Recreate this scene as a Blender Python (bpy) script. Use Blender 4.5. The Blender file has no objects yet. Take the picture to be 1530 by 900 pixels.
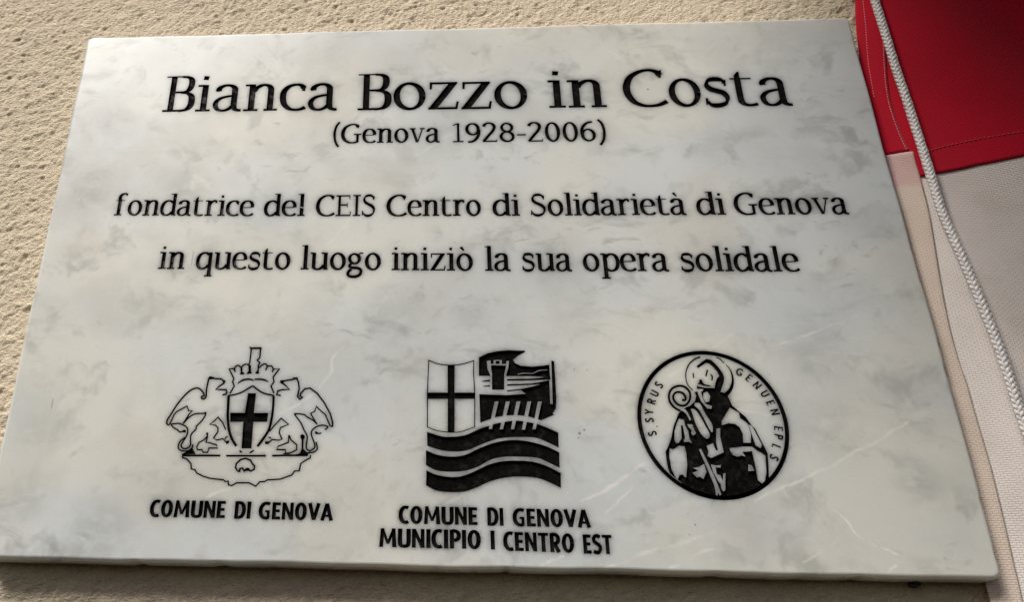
import bpy, bmesh, math, random
import numpy as np
from mathutils import Matrix, Vector
from mathutils.geometry import delaunay_2d_cdt
R = math.radians
random.seed(4)
scene = bpy.context.scene
col = scene.collection

# ------------------------------------------------------------------ camera
W, HH, T = 0.435, 0.300, 0.0130          # marble slab: width, height, thickness
FPX, PX, PY = 1390.0, 529.4, 390.0      # lens of the photograph in its own pixels (1530 x 900)
ROT = np.array([[0.99651343, -0.08322418, 0.00589302],
                [0.07650718, 0.8833397, -0.46244744],
                [0.03328127, 0.46128594, 0.88662712]])   # columns: right, forward, up
CAM = np.array([-0.014254, -0.439323 + 0.024 - T, -0.218350])
cd = bpy.data.cameras.new('camera'); cam = bpy.data.objects.new('camera', cd); col.objects.link(cam)
m = Matrix.Identity(4)
for i in range(3):
    m[i][0] = ROT[i, 0]; m[i][1] = ROT[i, 2]; m[i][2] = -ROT[i, 1]; m[i][3] = CAM[i]
cam.matrix_world = m
cd.sensor_width = 36; cd.lens = 36 * FPX / 1530
cd.shift_x = (765 - PX) / 1530; cd.shift_y = (PY - 450) / 1530
cd.clip_start = 0.01; cd.clip_end = 200
scene.camera = cam

# ------------------------------------------------------------------ light
world = bpy.data.worlds.new('World'); scene.world = world; world.use_nodes = True
wn = world.node_tree; wn.nodes.clear()
SUN_EL, SUN_AZ = 50.0, -33.0            # azimuth measured from straight in front of the wall, minus = left
sky = wn.nodes.new('ShaderNodeTexSky'); sky.sky_type = 'NISHITA'; sky.sun_disc = False
sky.sun_elevation = R(SUN_EL)
sdir = Vector((math.sin(R(SUN_AZ)) * math.cos(R(SUN_EL)), -math.cos(R(SUN_AZ)) * math.cos(R(SUN_EL)), math.sin(R(SUN_EL))))
sky.sun_rotation = math.atan2(sdir.x, sdir.y)
sky.air_density = 1.0; sky.dust_density = 3.0; sky.ozone_density = 0.6
bg = wn.nodes.new('ShaderNodeBackground'); bg.inputs[1].default_value = 0.058
wo = wn.nodes.new('ShaderNodeOutputWorld')
tint = wn.nodes.new('ShaderNodeMix'); tint.data_type = 'RGBA'; tint.blend_type = 'MULTIPLY'; tint.inputs[0].default_value = 1
tint.inputs[7].default_value = (1.0, 0.93, 0.84, 1)      # whitish, slightly hazy sky
wn.links.new(sky.outputs[0], tint.inputs[6]); wn.links.new(tint.outputs[2], bg.inputs[0]); wn.links.new(bg.outputs[0], wo.inputs[0])
sl = bpy.data.lights.new('sun', 'SUN'); sl.energy = 3.7; sl.angle = R(24); sl.color = (1.0, 0.945, 0.87)
so = bpy.data.objects.new('sun', sl); col.objects.link(so)
so.rotation_euler = sdir.to_track_quat('Z', 'Y').to_euler()
scene.view_settings.view_transform = 'Standard'; scene.view_settings.look = 'None'
scene.view_settings.exposure = 0.10; scene.view_settings.gamma = 1.0
scene.view_settings.use_curve_mapping = False

# ------------------------------------------------------------------ helpers
def at(px, py, y=-T):
    """the point of the plane Y = y seen at a pixel of the photograph"""
    d = ROT @ np.array([(px - PX) / FPX, 1.0, -(py - PY) / FPX])
    s = (y - CAM[1]) / d[1]
    return (CAM[0] + d[0] * s, CAM[2] + d[2] * s)

def tag(o, label=None, cat=None, group=None, kind=None):
    if label: o['label'] = label
    if cat: o['category'] = cat
    if group: o['group'] = group
    if kind: o['kind'] = kind
    return o

def empty(name, loc=(0, 0, 0), parent=None):
    o = bpy.data.objects.new(name, None); o.empty_display_size = 0.02; col.objects.link(o)
    o.location = loc; o.parent = parent
    return o

def mesh_obj(name, verts, faces, mat, parent=None, smooth=False):
    me = bpy.data.meshes.new(name); me.from_pydata([tuple(v) for v in verts], [], faces); me.update()
    if smooth: me.polygons.foreach_set('use_smooth', [True] * len(me.polygons))
    me.materials.append(mat)
    o = bpy.data.objects.new(name, me); col.objects.link(o); o.parent = parent
    return o

def grid_obj(name, P, mat, parent=None, smooth=True):
    """P: rows x cols x 3 array"""
    r, c = P.shape[:2]
    me = bpy.data.meshes.new(name)
    me.vertices.add(r * c); me.vertices.foreach_set('co', P.reshape(-1).astype(np.float32))
    i = np.arange((r - 1) * (c - 1)); a = (i // (c - 1)) * c + i % (c - 1)
    q = np.stack([a, a + 1, a + c + 1, a + c], 1).reshape(-1)
    me.loops.add(len(q)); me.loops.foreach_set('vertex_index', q.astype(np.int32))
    me.polygons.add(len(i)); me.polygons.foreach_set('loop_start', (np.arange(len(i)) * 4).astype(np.int32))
    me.polygons.foreach_set('loop_total', np.full(len(i), 4, np.int32))
    me.update(calc_edges=True)
    me.polygons.foreach_set('use_smooth', np.full(len(i), smooth))
    me.materials.append(mat)
    o = bpy.data.objects.new(name, me); col.objects.link(o); o.parent = parent
    return o

def _hash(ix, iy, seed):
    h = (ix.astype(np.int64) * 374761393 + iy.astype(np.int64) * 668265263 + seed * 1442695041) & 0xffffffff
    h = ((h ^ (h >> 13)) * 1274126177) & 0xffffffff
    return ((h ^ (h >> 16)) & 0xffff) / 65535.0
def vnoise(x, y, seed=0):
    ix = np.floor(x); iy = np.floor(y); fx = x - ix; fy = y - iy
    ix = ix.astype(np.int64); iy = iy.astype(np.int64)
    fx = fx * fx * fx * (fx * (fx * 6 - 15) + 10); fy = fy * fy * fy * (fy * (fy * 6 - 15) + 10)
    a = _hash(ix, iy, seed); b = _hash(ix + 1, iy, seed); c = _hash(ix, iy + 1, seed); d = _hash(ix + 1, iy + 1, seed)
    return (a * (1 - fx) + b * fx) * (1 - fy) + (c * (1 - fx) + d * fx) * fy

class NT:
    """small wrapper for node materials"""
    def __init__(self, name):
        self.m = bpy.data.materials.new(name); self.m.use_nodes = True
        self.t = self.m.node_tree; self.n = self.t.nodes; self.b = self.n['Principled BSDF']
    def new(self, typ, ins=None, **kw):
        x = self.n.new(typ)
        for k, v in kw.items(): setattr(x, k, v)
        for k, v in (ins or {}).items(): self.put(x.inputs[k], v)
        return x
    def put(self, sock, v):
        if hasattr(v, 'is_output'): self.t.links.new(v, sock)
        else: sock.default_value = v
    def math(self, op, a, b=0.0, c=0.0, clamp=False):
        x = self.new('ShaderNodeMath', {0: a, 1: b, 2: c}, operation=op, use_clamp=clamp); return x.outputs[0]
    def vec(self, op, a, b=None, scale=None):
        x = self.new('ShaderNodeVectorMath', {0: a}, operation=op)
        if b is not None: self.put(x.inputs[1], b)
        if scale is not None: self.put(x.inputs['Scale'], scale)
        return x.outputs['Value'] if op in ('LENGTH', 'DISTANCE', 'DOT_PRODUCT') else x.outputs[0]
    def noise(self, vec, scale, detail=2.0, rough=0.5, dist=0.0, out='Fac'):
        x = self.new('ShaderNodeTexNoise', {'Vector': vec, 'Scale': scale, 'Detail': detail, 'Roughness': rough, 'Distortion': dist})
        return x.outputs[out]
    def ramp(self, v, a, b, lo=0.0, hi=1.0, smooth=True):
        x = self.new('ShaderNodeMapRange', {0: v, 1: a, 2: b, 3: lo, 4: hi}, interpolation_type='SMOOTHSTEP' if smooth else 'LINEAR')
        return x.outputs[0]
    def mix(self, f, a, b, mode='MIX'):
        x = self.new('ShaderNodeMix', data_type='RGBA', blend_type=mode)
        self.put(x.inputs[0], f); self.put(x.inputs[6], a); self.put(x.inputs[7], b)
        return x.outputs[2]
    def coords(self, scale=(1, 1, 1), rot=(0, 0, 0)):
        tc = self.new('ShaderNodeTexCoord'); mp = self.new('ShaderNodeMapping', {'Vector': tc.outputs['Object'], 'Scale': scale, 'Rotation': rot})
        return mp.outputs[0]
    def bump(self, h, strength, dist, normal=None):
        x = self.new('ShaderNodeBump', {'Height': h, 'Strength': strength, 'Distance': dist})
        if normal is not None: self.put(x.inputs['Normal'], normal)
        return x.outputs[0]

# ------------------------------------------------------------------ materials
def mat_stucco():
    k = NT('stucco'); v = k.coords()
    big = k.noise(v, 6, 3); mid = k.noise(v, 60, 4, 0.6); fine = k.noise(v, 500, 3, 0.6); grain = k.noise(v, 1500, 2)
    c = k.mix(k.ramp(big, .35, .65), (0.78, 0.695, 0.545, 1), (0.79, 0.68, 0.55, 1))
    c = k.mix(k.ramp(mid, .3, .7, 0, .45), c, (0.87, 0.77, 0.58, 1))
    c = k.mix(k.ramp(fine, .35, .65, 0.0, .35), c, (0.64, 0.53, 0.37, 1))
    c = k.mix(k.ramp(grain, .62, .75, 0, .5), c, (0.42, 0.33, 0.22, 1))
    k.put(k.b.inputs['Base Color'], c); k.b.inputs['Roughness'].default_value = 0.9
    k.b.inputs['Specular IOR Level'].default_value = 0.25
    va = k.coords((1.0, 1.0, 1.9), (0, R(24), 0)); gr_ = k.noise(va, 620, 3, .6)
    h = k.math('ADD', k.math('MULTIPLY', gr_, 1.0), k.math('MULTIPLY', grain, 0.45))
    k.put(k.b.inputs['Normal'], k.bump(h, 1.0, 0.0015))
    return k.m

CLOUDS = [(275, 283, 13, .5), (165, 185, 13, .35), (135, 290, 12, .35), (150, 795, 14, .45), (60, 640, 12, .25), (240, 742, 8, .35),
          (300, 470, 8, .35), (590, 478, 12, .3), (380, 560, 8, .2), (830, 395, 14, .3), (1085, 388, 9, .4), (1375, 725, 8, .45),
          (1362, 700, 6, .4), (1215, 520, 14, .3), (1240, 640, 13, .28), (700, 468, 7, .25), (1065, 215, 10, .2), (1300, 330, 16, .22),
          (1370, 600, 18, .2), (40, 745, 10, .4), (860, 470, 10, .25), (1150, 90, 22, .2), (560, 250, 10, .2), (1120, 800, 16, .2)]
def mat_marble():
    k = NT('marble'); v0 = k.coords()
    wv = k.vec('SCALE', k.vec('SUBTRACT', k.noise(v0, 22, 3, .55, out='Color'), (.5, .5, .5)), scale=0.030)
    v = k.vec('ADD', v0, wv)
    vs = k.new('ShaderNodeMapping', {'Vector': v, 'Rotation': (0, R(28), 0), 'Scale': (1, 1, 2.0)}).outputs[0]
    # broad clouds: ivory, cool white, faint rose
    a = k.noise(vs, 7, 2, .5); b = k.noise(v, 13, 3, .55)
    c = k.mix(k.ramp(a, .36, .62), (0.69, 0.70, 0.655, 1), (0.62, 0.665, 0.685, 1))
    c = k.mix(k.ramp(b, .50, .72, 0, .45), c, (0.66, 0.62, 0.56, 1))
    c = k.mix(k.ramp(k.noise(vs, 4.3, 2, .5), .48, .66, 0, .38), c, (0.49, 0.515, 0.51, 1))
    # soft grey smears at two sizes
    s1 = k.ramp(k.noise(vs, 34, 4, .62, .4), .52, .74, 0, .7)
    s1 = k.math('MULTIPLY', s1, k.ramp(k.noise(v, 9, 2), .38, .58))
    c = k.mix(s1, c, (0.33, 0.35, 0.34, 1))
    s2 = k.ramp(k.noise(vs, 85, 3, .55, .3), .60, .78, 0, .6)
    s2 = k.math('MULTIPLY', s2, k.ramp(k.noise(v, 17, 2), .42, .6))
    c = k.mix(s2, c, (0.33, 0.34, 0.33, 1))
    s3 = k.math('MULTIPLY', k.ramp(k.noise(v, 58, 3, .6), .52, .72, 0, .55), k.ramp(k.noise(vs, 12, 2), .36, .56))
    c = k.mix(s3, c, (0.32, 0.34, 0.325, 1))
    c = k.mix(k.ramp(k.noise(v, 26, 4, .6), .42, .62, 0, .24), c, (0.46, 0.485, 0.47, 1))
    c = k.mix(k.ramp(k.noise(v0, 340, 3, .7), .5, .75, 0, .10), c, (0.80, 0.79, 0.74, 1))
    # the separate grey clouds one can point to: x, y in photograph pixels, radius in mm, strength
    sm = k.new('ShaderNodeAttribute', attribute_name='grey_cloud').outputs['Fac']
    sm = k.math('MULTIPLY', sm, k.ramp(k.noise(vs, 60, 4, .65), .3, .62, .15, 1.1))
    c = k.mix(sm, c, (0.36, 0.385, 0.385, 1))
    # thin pale veins running up to the right, and a few chips with bright crystals
    vn = None; jit = k.vec('SCALE', k.vec('SUBTRACT', k.noise(v0, 60, 3, .6, out='Color'), (.5, .5, .5)), scale=0.006)
    vv = k.vec('ADD', v0, jit)
    VEINS = [([(1130,747),(1190,722),(1265,682),(1310,660),(1358,632)], 1.2, .5), ([(1165,515),(1215,497),(1285,468)], 1.2, .5), ([(800,853),(838,830)], 1.0, .45),
             ([(905,849),(990,822),(1068,794)], 1.3, .5), ([(1000,848),(1066,820)], 1.1, .42), ([(868,752),(920,722),(962,694)], 1.3, .42), ([(905,768),(945,730)], 1.1, .38),
             ([(1235,752),(1262,775),(1285,800),(1312,815),(1345,830)], .6, .85), ([(1326,856),(1339,846)], 1.0, .8), ([(419,617),(446,604),(474,588),(484,569),(497,556),(498,538),(515,522)], 1.3, .34), ([(560,470),(585,430)], 1.2, .2),
             ([(308,745),(350,728)], 1.5, .45), ([(545,300),(490,365)], 1.5, .2), ([(1000,642),(1032,600)], 1.6, .35), ([(1105,612),(1168,622)], .8, .4),
             ([(690,190),(625,232)], 1.5, .28), ([(655,762),(702,735)], 1.2, .35), ([(1205,838),(1250,808)], .9, .4), ([(880,60),(965,108)], 1.2, .2), ([(1000,560),(1095,500)], 1.3, .22)]
    for (x0, y0, x1, y1, w, s) in [(p[i][0], p[i][1], p[i + 1][0], p[i + 1][1], w, s) for p, w, s in VEINS for i in range(len(p) - 1)]:
        A = np.array([at(x0, y0)[0], 0, at(x0, y0)[1]]); B = np.array([at(x1, y1)[0], 0, at(x1, y1)[1]])
        A[1] = B[1] = -T; D = B - A; L2 = float(D @ D)
        t = k.math('MULTIPLY', k.vec('DOT_PRODUCT', k.vec('SUBTRACT', vv, tuple(A)), tuple(D)), 1 / L2, clamp=True)
        q = k.vec('ADD', k.vec('SCALE', tuple(D), scale=t), tuple(A))
        g = k.ramp(k.vec('DISTANCE', vv, q), 0.0, w * .0010, s, 0.0)
        vn = g if vn is None else k.math('MAXIMUM', vn, g)
    vn = k.math('MULTIPLY', vn, k.ramp(k.noise(v0, 110, 3), .34, .56, .35, 1))
    c = k.mix(vn, c, (0.92, 0.91, 0.86, 1))
    # tiny dark pits and a pencil-like scratch
    pit = None
    for (x, y, r) in [(858, 552, .5), (866, 648, .9), (873, 643, .7), (864, 655, .5), (877, 553, .4), (1030, 800, .35), (330, 565, .35), (1039, 785, .5), (968, 133, .8), (1150, 560, .35)]:
        X, Z = at(x, y); g = k.ramp(k.vec('DISTANCE', v0, (X, -T, Z)), r * .0004, r * .001, .8, 0); pit = g if pit is None else k.math('MAXIMUM', pit, g)
    for (x0, y0, x1, y1, w, s) in [(286, 396, 289, 376, .5, .45), (77, 610, 79, 597, .6, .5), (768, 361, 790, 357, .35, .5), (590, 364, 598, 359, .4, .3)]:
        A = np.array([at(x0, y0)[0], -T, at(x0, y0)[1]]); B = np.array([at(x1, y1)[0], -T, at(x1, y1)[1]]); D = B - A; L2 = float(D @ D)
        t = k.math('MULTIPLY', k.vec('DOT_PRODUCT', k.vec('SUBTRACT', v0, tuple(A)), tuple(D)), 1 / L2, clamp=True)
        q = k.vec('ADD', k.vec('SCALE', tuple(D), scale=t), tuple(A))
        pit = k.math('MAXIMUM', pit, k.ramp(k.vec('DISTANCE', v0, q), 0.0, w * .001, s, 0.0))
    c = k.mix(pit, c, (0.16, 0.155, 0.14, 1))
    # black paint that has soaked into the stone round the engraving
    at_ = k.new('ShaderNodeAttribute', attribute_name='paint_stain', attribute_type='GEOMETRY')
    stn = k.math('MULTIPLY', at_.outputs['Fac'], k.ramp(k.noise(v0, 260, 3), .25, .7, .75, 1.1))
    c = k.mix(stn, c, (0.075, 0.075, 0.078, 1))
    c = k.mix(k.ramp(k.noise(v0, 700, 3, .7), .3, .7, 0, .07), c, (0.40, 0.40, 0.38, 1))
    k.put(k.b.inputs['Base Color'], c)
    k.put(k.b.inputs['Roughness'], k.ramp(k.noise(v0, 40, 3), .3, .7, .26, .38))
    k.b.inputs['Specular IOR Level'].default_value = 0.5
    k.b.inputs['Subsurface Weight'].default_value = 0.35
    k.b.inputs['Subsurface Radius'].default_value = (1.0, 0.85, 0.65)
    k.b.inputs['Subsurface Scale'].default_value = 0.004
    k.put(k.b.inputs['Normal'], k.bump(k.math('ADD', k.noise(v0, 25, 3), k.math('MULTIPLY', k.noise(v0, 900, 2), .05)), .18, .001))
    return k.m

def mat_paint(name, worn_sheen):
    k = NT(name); v = k.coords()
    n = k.noise(v, 420, 4, .65); n2 = k.noise(v, 90, 2)
    c = k.mix(k.ramp(n, .35, .7), (0.002, 0.002, 0.002, 1), (0.006, 0.006, 0.006, 1))
    wear_sheen = k.math('MULTIPLY', k.ramp(n, .50 - worn_sheen * .12, .66 - worn_sheen * .1), k.ramp(n2, .35, .6))
    c = k.mix(k.math('MULTIPLY', wear_sheen, min(.6, .55 * worn_sheen)), c, (0.30, 0.31, 0.33, 1))
    k.put(k.b.inputs['Base Color'], c); k.b.inputs['Roughness'].default_value = 0.85 if worn_sheen < .5 else .5; k.b.inputs['Specular IOR Level'].default_value = .05 if worn_sheen < .5 else .45
    k.put(k.b.inputs['Normal'], k.bump(n, .3, .0003))
    return k.m

def mat_cloth(name, base, dark, kind):
    k = NT(name); tc = k.new('ShaderNodeTexCoord'); s = k.new('ShaderNodeSeparateXYZ', {0: tc.outputs['Object']})
    v2 = k.new('ShaderNodeCombineXYZ', {0: s.outputs[0], 1: s.outputs[2], 2: 0.0}).outputs[0]
    v2 = k.vec('ADD', v2, k.vec('SCALE', k.vec('SUBTRACT', k.noise(v2, 120, 2, out='Color'), (.5, .5, .5)), scale=.0005))
    if kind == 'white':
        br = k.new('ShaderNodeTexBrick', {'Vector': v2, 'Scale': 1.0, 'Mortar Size': .0002, 'Mortar Smooth': .9, 'Brick Width': .0025, 'Row Height': .00100})
        f = br.outputs['Fac']
        c = k.mix(k.math('MULTIPLY', f, .5), base, dark)
        bp = k.bump(k.math('SUBTRACT', 1.0, f), .6, .0004)
        c = k.mix(k.ramp(k.noise(v2, 22, 3), .4, .75, 0, .35), c, (0.46, 0.40, 0.33, 1))
    else:
        w = k.new('ShaderNodeTexWave', {'Vector': v2, 'Scale': 330.0, 'Distortion': .6, 'Detail': 1.0}, wave_type='BANDS', bands_direction='DIAGONAL')
        c = k.mix(k.math('MULTIPLY', w.outputs['Fac'], .35), base, dark)
        c = k.mix(k.ramp(k.noise(v2, 30, 2), .3, .7, 0, .25), c, dark)
        bp = k.bump(w.outputs['Fac'], .5, .0002)
    k.put(k.b.inputs['Base Color'], c); k.b.inputs['Roughness'].default_value = .85
    k.b.inputs['Sheen Weight'].default_value = .15; k.b.inputs['Specular IOR Level'].default_value = .2
    k.put(k.b.inputs['Normal'], bp)
    return k, c

M_STUCCO = mat_stucco(); M_MARBLE = mat_marble()
M_PAINT = mat_paint('black_paint', .05); M_PAINT_WORN_SHEEN = mat_paint('worn_sheen_black_paint', .42)  # second paint: chipped wear, plus a grey light sheen put into its colour
kr, _ = mat_cloth('red_cloth', (0.60, 0.001, 0.024, 1), (0.36, 0.001, 0.016, 1), 'red'); M_RED = kr.m
kw, _ = mat_cloth('white_cloth', (0.93, 0.88, 0.85, 1), (0.52, 0.46, 0.43, 1), 'white'); M_WHITE = kw.m
# hem cloth: pink from the bled red dye just under the red cross
kh, hc = mat_cloth('hem_cloth', (0.86, 0.74, 0.64, 1), (0.52, 0.42, 0.35, 1), 'white')
_s = kh.new('ShaderNodeSeparateXYZ', {0: kh.new('ShaderNodeTexCoord').outputs['Object']})
_z1 = at(1350, 268)[1]
kh.put(kh.b.inputs['Base Color'], kh.mix(kh.ramp(_s.outputs[2], _z1 + .100 - .003, _z1 + .100 + .002, 0, .42), hc, (0.74, 0.36, 0.44, 1)))
M_HEM = kh.m
def plain(name, c, r=.7):
    k = NT(name); v = k.coords(); n = k.noise(v, 700, 2)
    k.put(k.b.inputs['Base Color'], k.mix(k.ramp(n, .3, .7), tuple(x * .8 for x in c[:3]) + (1,), c)); k.b.inputs['Roughness'].default_value = r
    return k.m
M_THREAD = plain('pink_thread', (0.85, 0.38, 0.42, 1)); M_THREAD2 = plain('red_thread', (0.80, 0.16, 0.20, 1)); M_ROPE = plain('white_cord', (0.97, 0.93, 0.91, 1), .5)
M_ROPE.node_tree.nodes['Principled BSDF'].inputs['Subsurface Weight'].default_value = .6
M_ROPE.node_tree.nodes['Principled BSDF'].inputs['Subsurface Scale'].default_value = .0012
M_ROPE.node_tree.nodes['Principled BSDF'].inputs['Subsurface Radius'].default_value = (.8, .7, .65)
M_DARK = plain('dark_rubber', (0.03, 0.028, 0.025, 1))

# ------------------------------------------------------------------ wall
def axis(lo, hi, step, far):
    a = np.arange(lo, hi, step); g = step; left = []; x = lo
    while x > -far: g *= 1.25; x -= g; left.append(x)
    g = step; right = []; x = a[-1]
    while x < far: g *= 1.25; x += g; right.append(x)
    return np.concatenate([left[::-1], a, right])
XS = axis(-0.50, 0.27, 0.00076, 1.2); ZS = axis(-0.22, 0.36, 0.00076, 1.2)
X, Z = np.meshgrid(XS, ZS)
ca, sa = math.cos(R(24)), math.sin(R(24))
wx = X + .0022 * (vnoise(X * 160, Z * 160, 3) - .5); wz = Z + .0022 * (vnoise(X * 160, Z * 160, 9) - .5)
U = wx * ca + wz * sa; V = -wx * sa + wz * ca
mk = .55 + .9 * vnoise(X * 9 + 4, Z * 9, 21)          # rougher and smoother patches of the float finish
h = 0.00050 * (1 - np.abs(2 * vnoise(U * 330, V * 760, 1) - 1)) + 0.00060 * vnoise(U * 560, V * 1000, 2) * mk
h += 0.00055 * vnoise(U * 130, V * 230, 5) + 0.0007 * vnoise(X * 14, Z * 14, 6) + .00035 * (1 - np.abs(2 * vnoise(X * 700, Z * 620, 8) - 1))
h += 0.0006 * np.clip(vnoise(U * 260, V * 380, 11) - .62, 0, 1) * 2.2 * mk
h = h * 1.0 + .0008
rp = np.random.RandomState(7)
for _ in range(3200):                    # pits left by the float
    cx, cz = rp.uniform(-.50, .27), rp.uniform(-.22, .36); r = rp.uniform(.0005, .0013) * (1 if rp.rand() < .85 else 1.6)
    i0, i1 = np.searchsorted(XS, [cx - 3 * r, cx + 3 * r]); j0, j1 = np.searchsorted(ZS, [cz - 3 * r, cz + 3 * r])
    if i1 <= i0 or j1 <= j0: continue
    xx = X[j0:j1, i0:i1] - cx; zz = Z[j0:j1, i0:i1] - cz
    d = ((xx * ca + zz * sa) / 1.5) ** 2 + (-xx * sa + zz * ca) ** 2
    h[j0:j1, i0:i1] -= rp.uniform(.0005, .0012) * np.exp(-d / (r * r)) * .8
Pw = np.stack([X, 0.0024 - h, Z], 2)
wall = grid_obj('stucco_wall', Pw, M_STUCCO)
tag(wall, 'rough beige stucco wall behind the marble plaque', 'wall')

# ------------------------------------------------------------------ 2-D drawing kit (all outlines end up as cuts in the marble)
def ccw(p):
    a = sum(p[i][0] * p[(i + 1) % len(p)][1] - p[(i + 1) % len(p)][0] * p[i][1] for i in range(len(p)))
    return p if a > 0 else p[::-1]

def spline(pts, n=6):
    out = []; N = len(pts)
    for i in range(N - 1):
        p0 = pts[max(i - 1, 0)]; p1 = pts[i]; p2 = pts[i + 1]; p3 = pts[min(i + 2, N - 1)]
        for j in range(n):
            t = j / n; t2 = t * t; t3 = t2 * t
            out.append(tuple(.5 * (2 * p1[q] + (p2[q] - p0[q]) * t + (2 * p0[q] - 5 * p1[q] + 4 * p2[q] - p3[q]) * t2 + (3 * p1[q] - p0[q] - 3 * p2[q] + p3[q]) * t3) for q in range(len(p1))))
    out.append(tuple(pts[-1]))
    return out

def stroke(pts, wf, caps=True):
    """quads along a polyline; wf = width or function of unit tangent, or per-point width as third value"""
    P = [p for i, p in enumerate(pts) if i == 0 or math.hypot(p[0] - pts[i - 1][0], p[1] - pts[i - 1][1]) > 1e-6]
    n = len(P); L = []; Rr = []
    for i in range(n):
        a = P[max(i - 1, 0)]; b = P[min(i + 1, n - 1)]
        d = math.hypot(b[0] - a[0], b[1] - a[1]) or 1; t = ((b[0] - a[0]) / d, (b[1] - a[1]) / d)
        w = P[i][2] if len(P[i]) > 2 else (wf(t) if callable(wf) else wf)
        if 0 < i < n - 1:
            u = (P[i][0] - a[0], P[i][1] - a[1]); v = (b[0] - P[i][0], b[1] - P[i][1])
            cu = (u[0] * v[0] + u[1] * v[1]) / ((math.hypot(*u) * math.hypot(*v)) or 1)
            w *= min(1.35, 1 / max(.3, math.sqrt((1 + max(-1, min(1, cu))) / 2)))
        L.append((P[i][0] - t[1] * w / 2, P[i][1] + t[0] * w / 2)); Rr.append((P[i][0] + t[1] * w / 2, P[i][1] - t[0] * w / 2))
    out = []
    for i in range(n - 1):
        q = [Rr[i], Rr[i + 1], L[i + 1], L[i]]
        # keep only quads that do not fold over
        ar = 0; ok = True
        for k in range(4):
            a, b, c = q[k], q[(k + 1) % 4], q[(k + 2) % 4]
            if (b[0] - a[0]) * (c[1] - b[1]) - (b[1] - a[1]) * (c[0] - b[0]) <= 0: ok = False
        if ok: out.append(q)
        else:
            cx = sum(p[0] for p in q) / 4; cy = sum(p[1] for p in q) / 4
            out.append(ccw(sorted(q, key=lambda p: math.atan2(p[1] - cy, p[0] - cx))))
    return out

def shapes_to_loops(adds, cuts=(), eps=1e-7):
    """union of the add polygons minus the cut polygons -> (triangles' vertices, triangles, boundary loops)"""
    vs = []; fs = []
    for p in list(adds) + list(cuts):
        p = ccw(p); k = len(vs); vs += [Vector(q[:2]) for q in p]; fs.append(list(range(k, k + len(p))))
    na = len(adds)
    v, e, f, ov, oe, of = delaunay_2d_cdt(vs, [], fs, 1, eps)
    tris = [t for t, o in zip(f, of) if any(i < na for i in o) and not any(i >= na for i in o)]
    return [tuple(p) for p in v], [tuple(t) for t in tris]

def boundary(tris):
    E = set()
    for t in tris:
        for i in range(len(t)): E.add((t[i], t[(i + 1) % len(t)]))
    nxt = {}
    for a, b in E:
        if (b, a) not in E: nxt.setdefault(a, []).append(b)
    loops = []
    while nxt:
        a = next(iter(nxt)); s = a; lp = []
        while True:
            lp.append(a); bs = nxt.get(a)
            if not bs: break
            b = bs.pop()
            if not bs: del nxt[a]
            a = b
            if a == s: break
        if len(lp) > 2: loops.append(lp)
    return loops

# ------------------------------------------------------------------ serif alphabet (units: capital height 700)
def pen(th, hair, p=1.6):
    th, hair = (th * WT, hair * WHR) if hair < 60 else (th, hair)
    return lambda t: hair + (th - hair) * abs(t[1]) ** p
TH, HR = 94, 46
WT, WHR, SER = 1.2, 1.36, 38
SP = pen(78, 34)
def rect(x0, y0, x1, y1): return [(x0, y0), (x1, y0), (x1, y1), (x0, y1)]
def S(pts, w=None, n=6): return stroke(spline(pts, n), w or SP)
def Ln(pts, w): return stroke(pts, w)
def sf(x0, x1, y0=0, h=None):        # slab serif
    h = h or SER; y0 = y0 - (12 if y0 > 100 else 0); return [rect(x0, y0, x1, y0 + h)]
def oval(cx, cy, rx, ry, th=78, hr=34, a0=0, a1=360, tilt=12, n=26):
    pts = []
    if hr < 60: th, hr = th * WT, hr * WHR
    for i in range(n + 1):
        a = R(a0 + (a1 - a0) * i / n); w = hr + (th - hr) * abs(math.cos(a - R(tilt))) ** 1.5
        pts.append((cx + (rx - w / 2) * math.cos(a), cy + (ry - w / 2) * math.sin(a), w))
    return stroke(pts, None)
def stem(x, y0, y1, w=None):
    w = w or TH; return [rect(x, y0, x + w, y1)]
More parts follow.
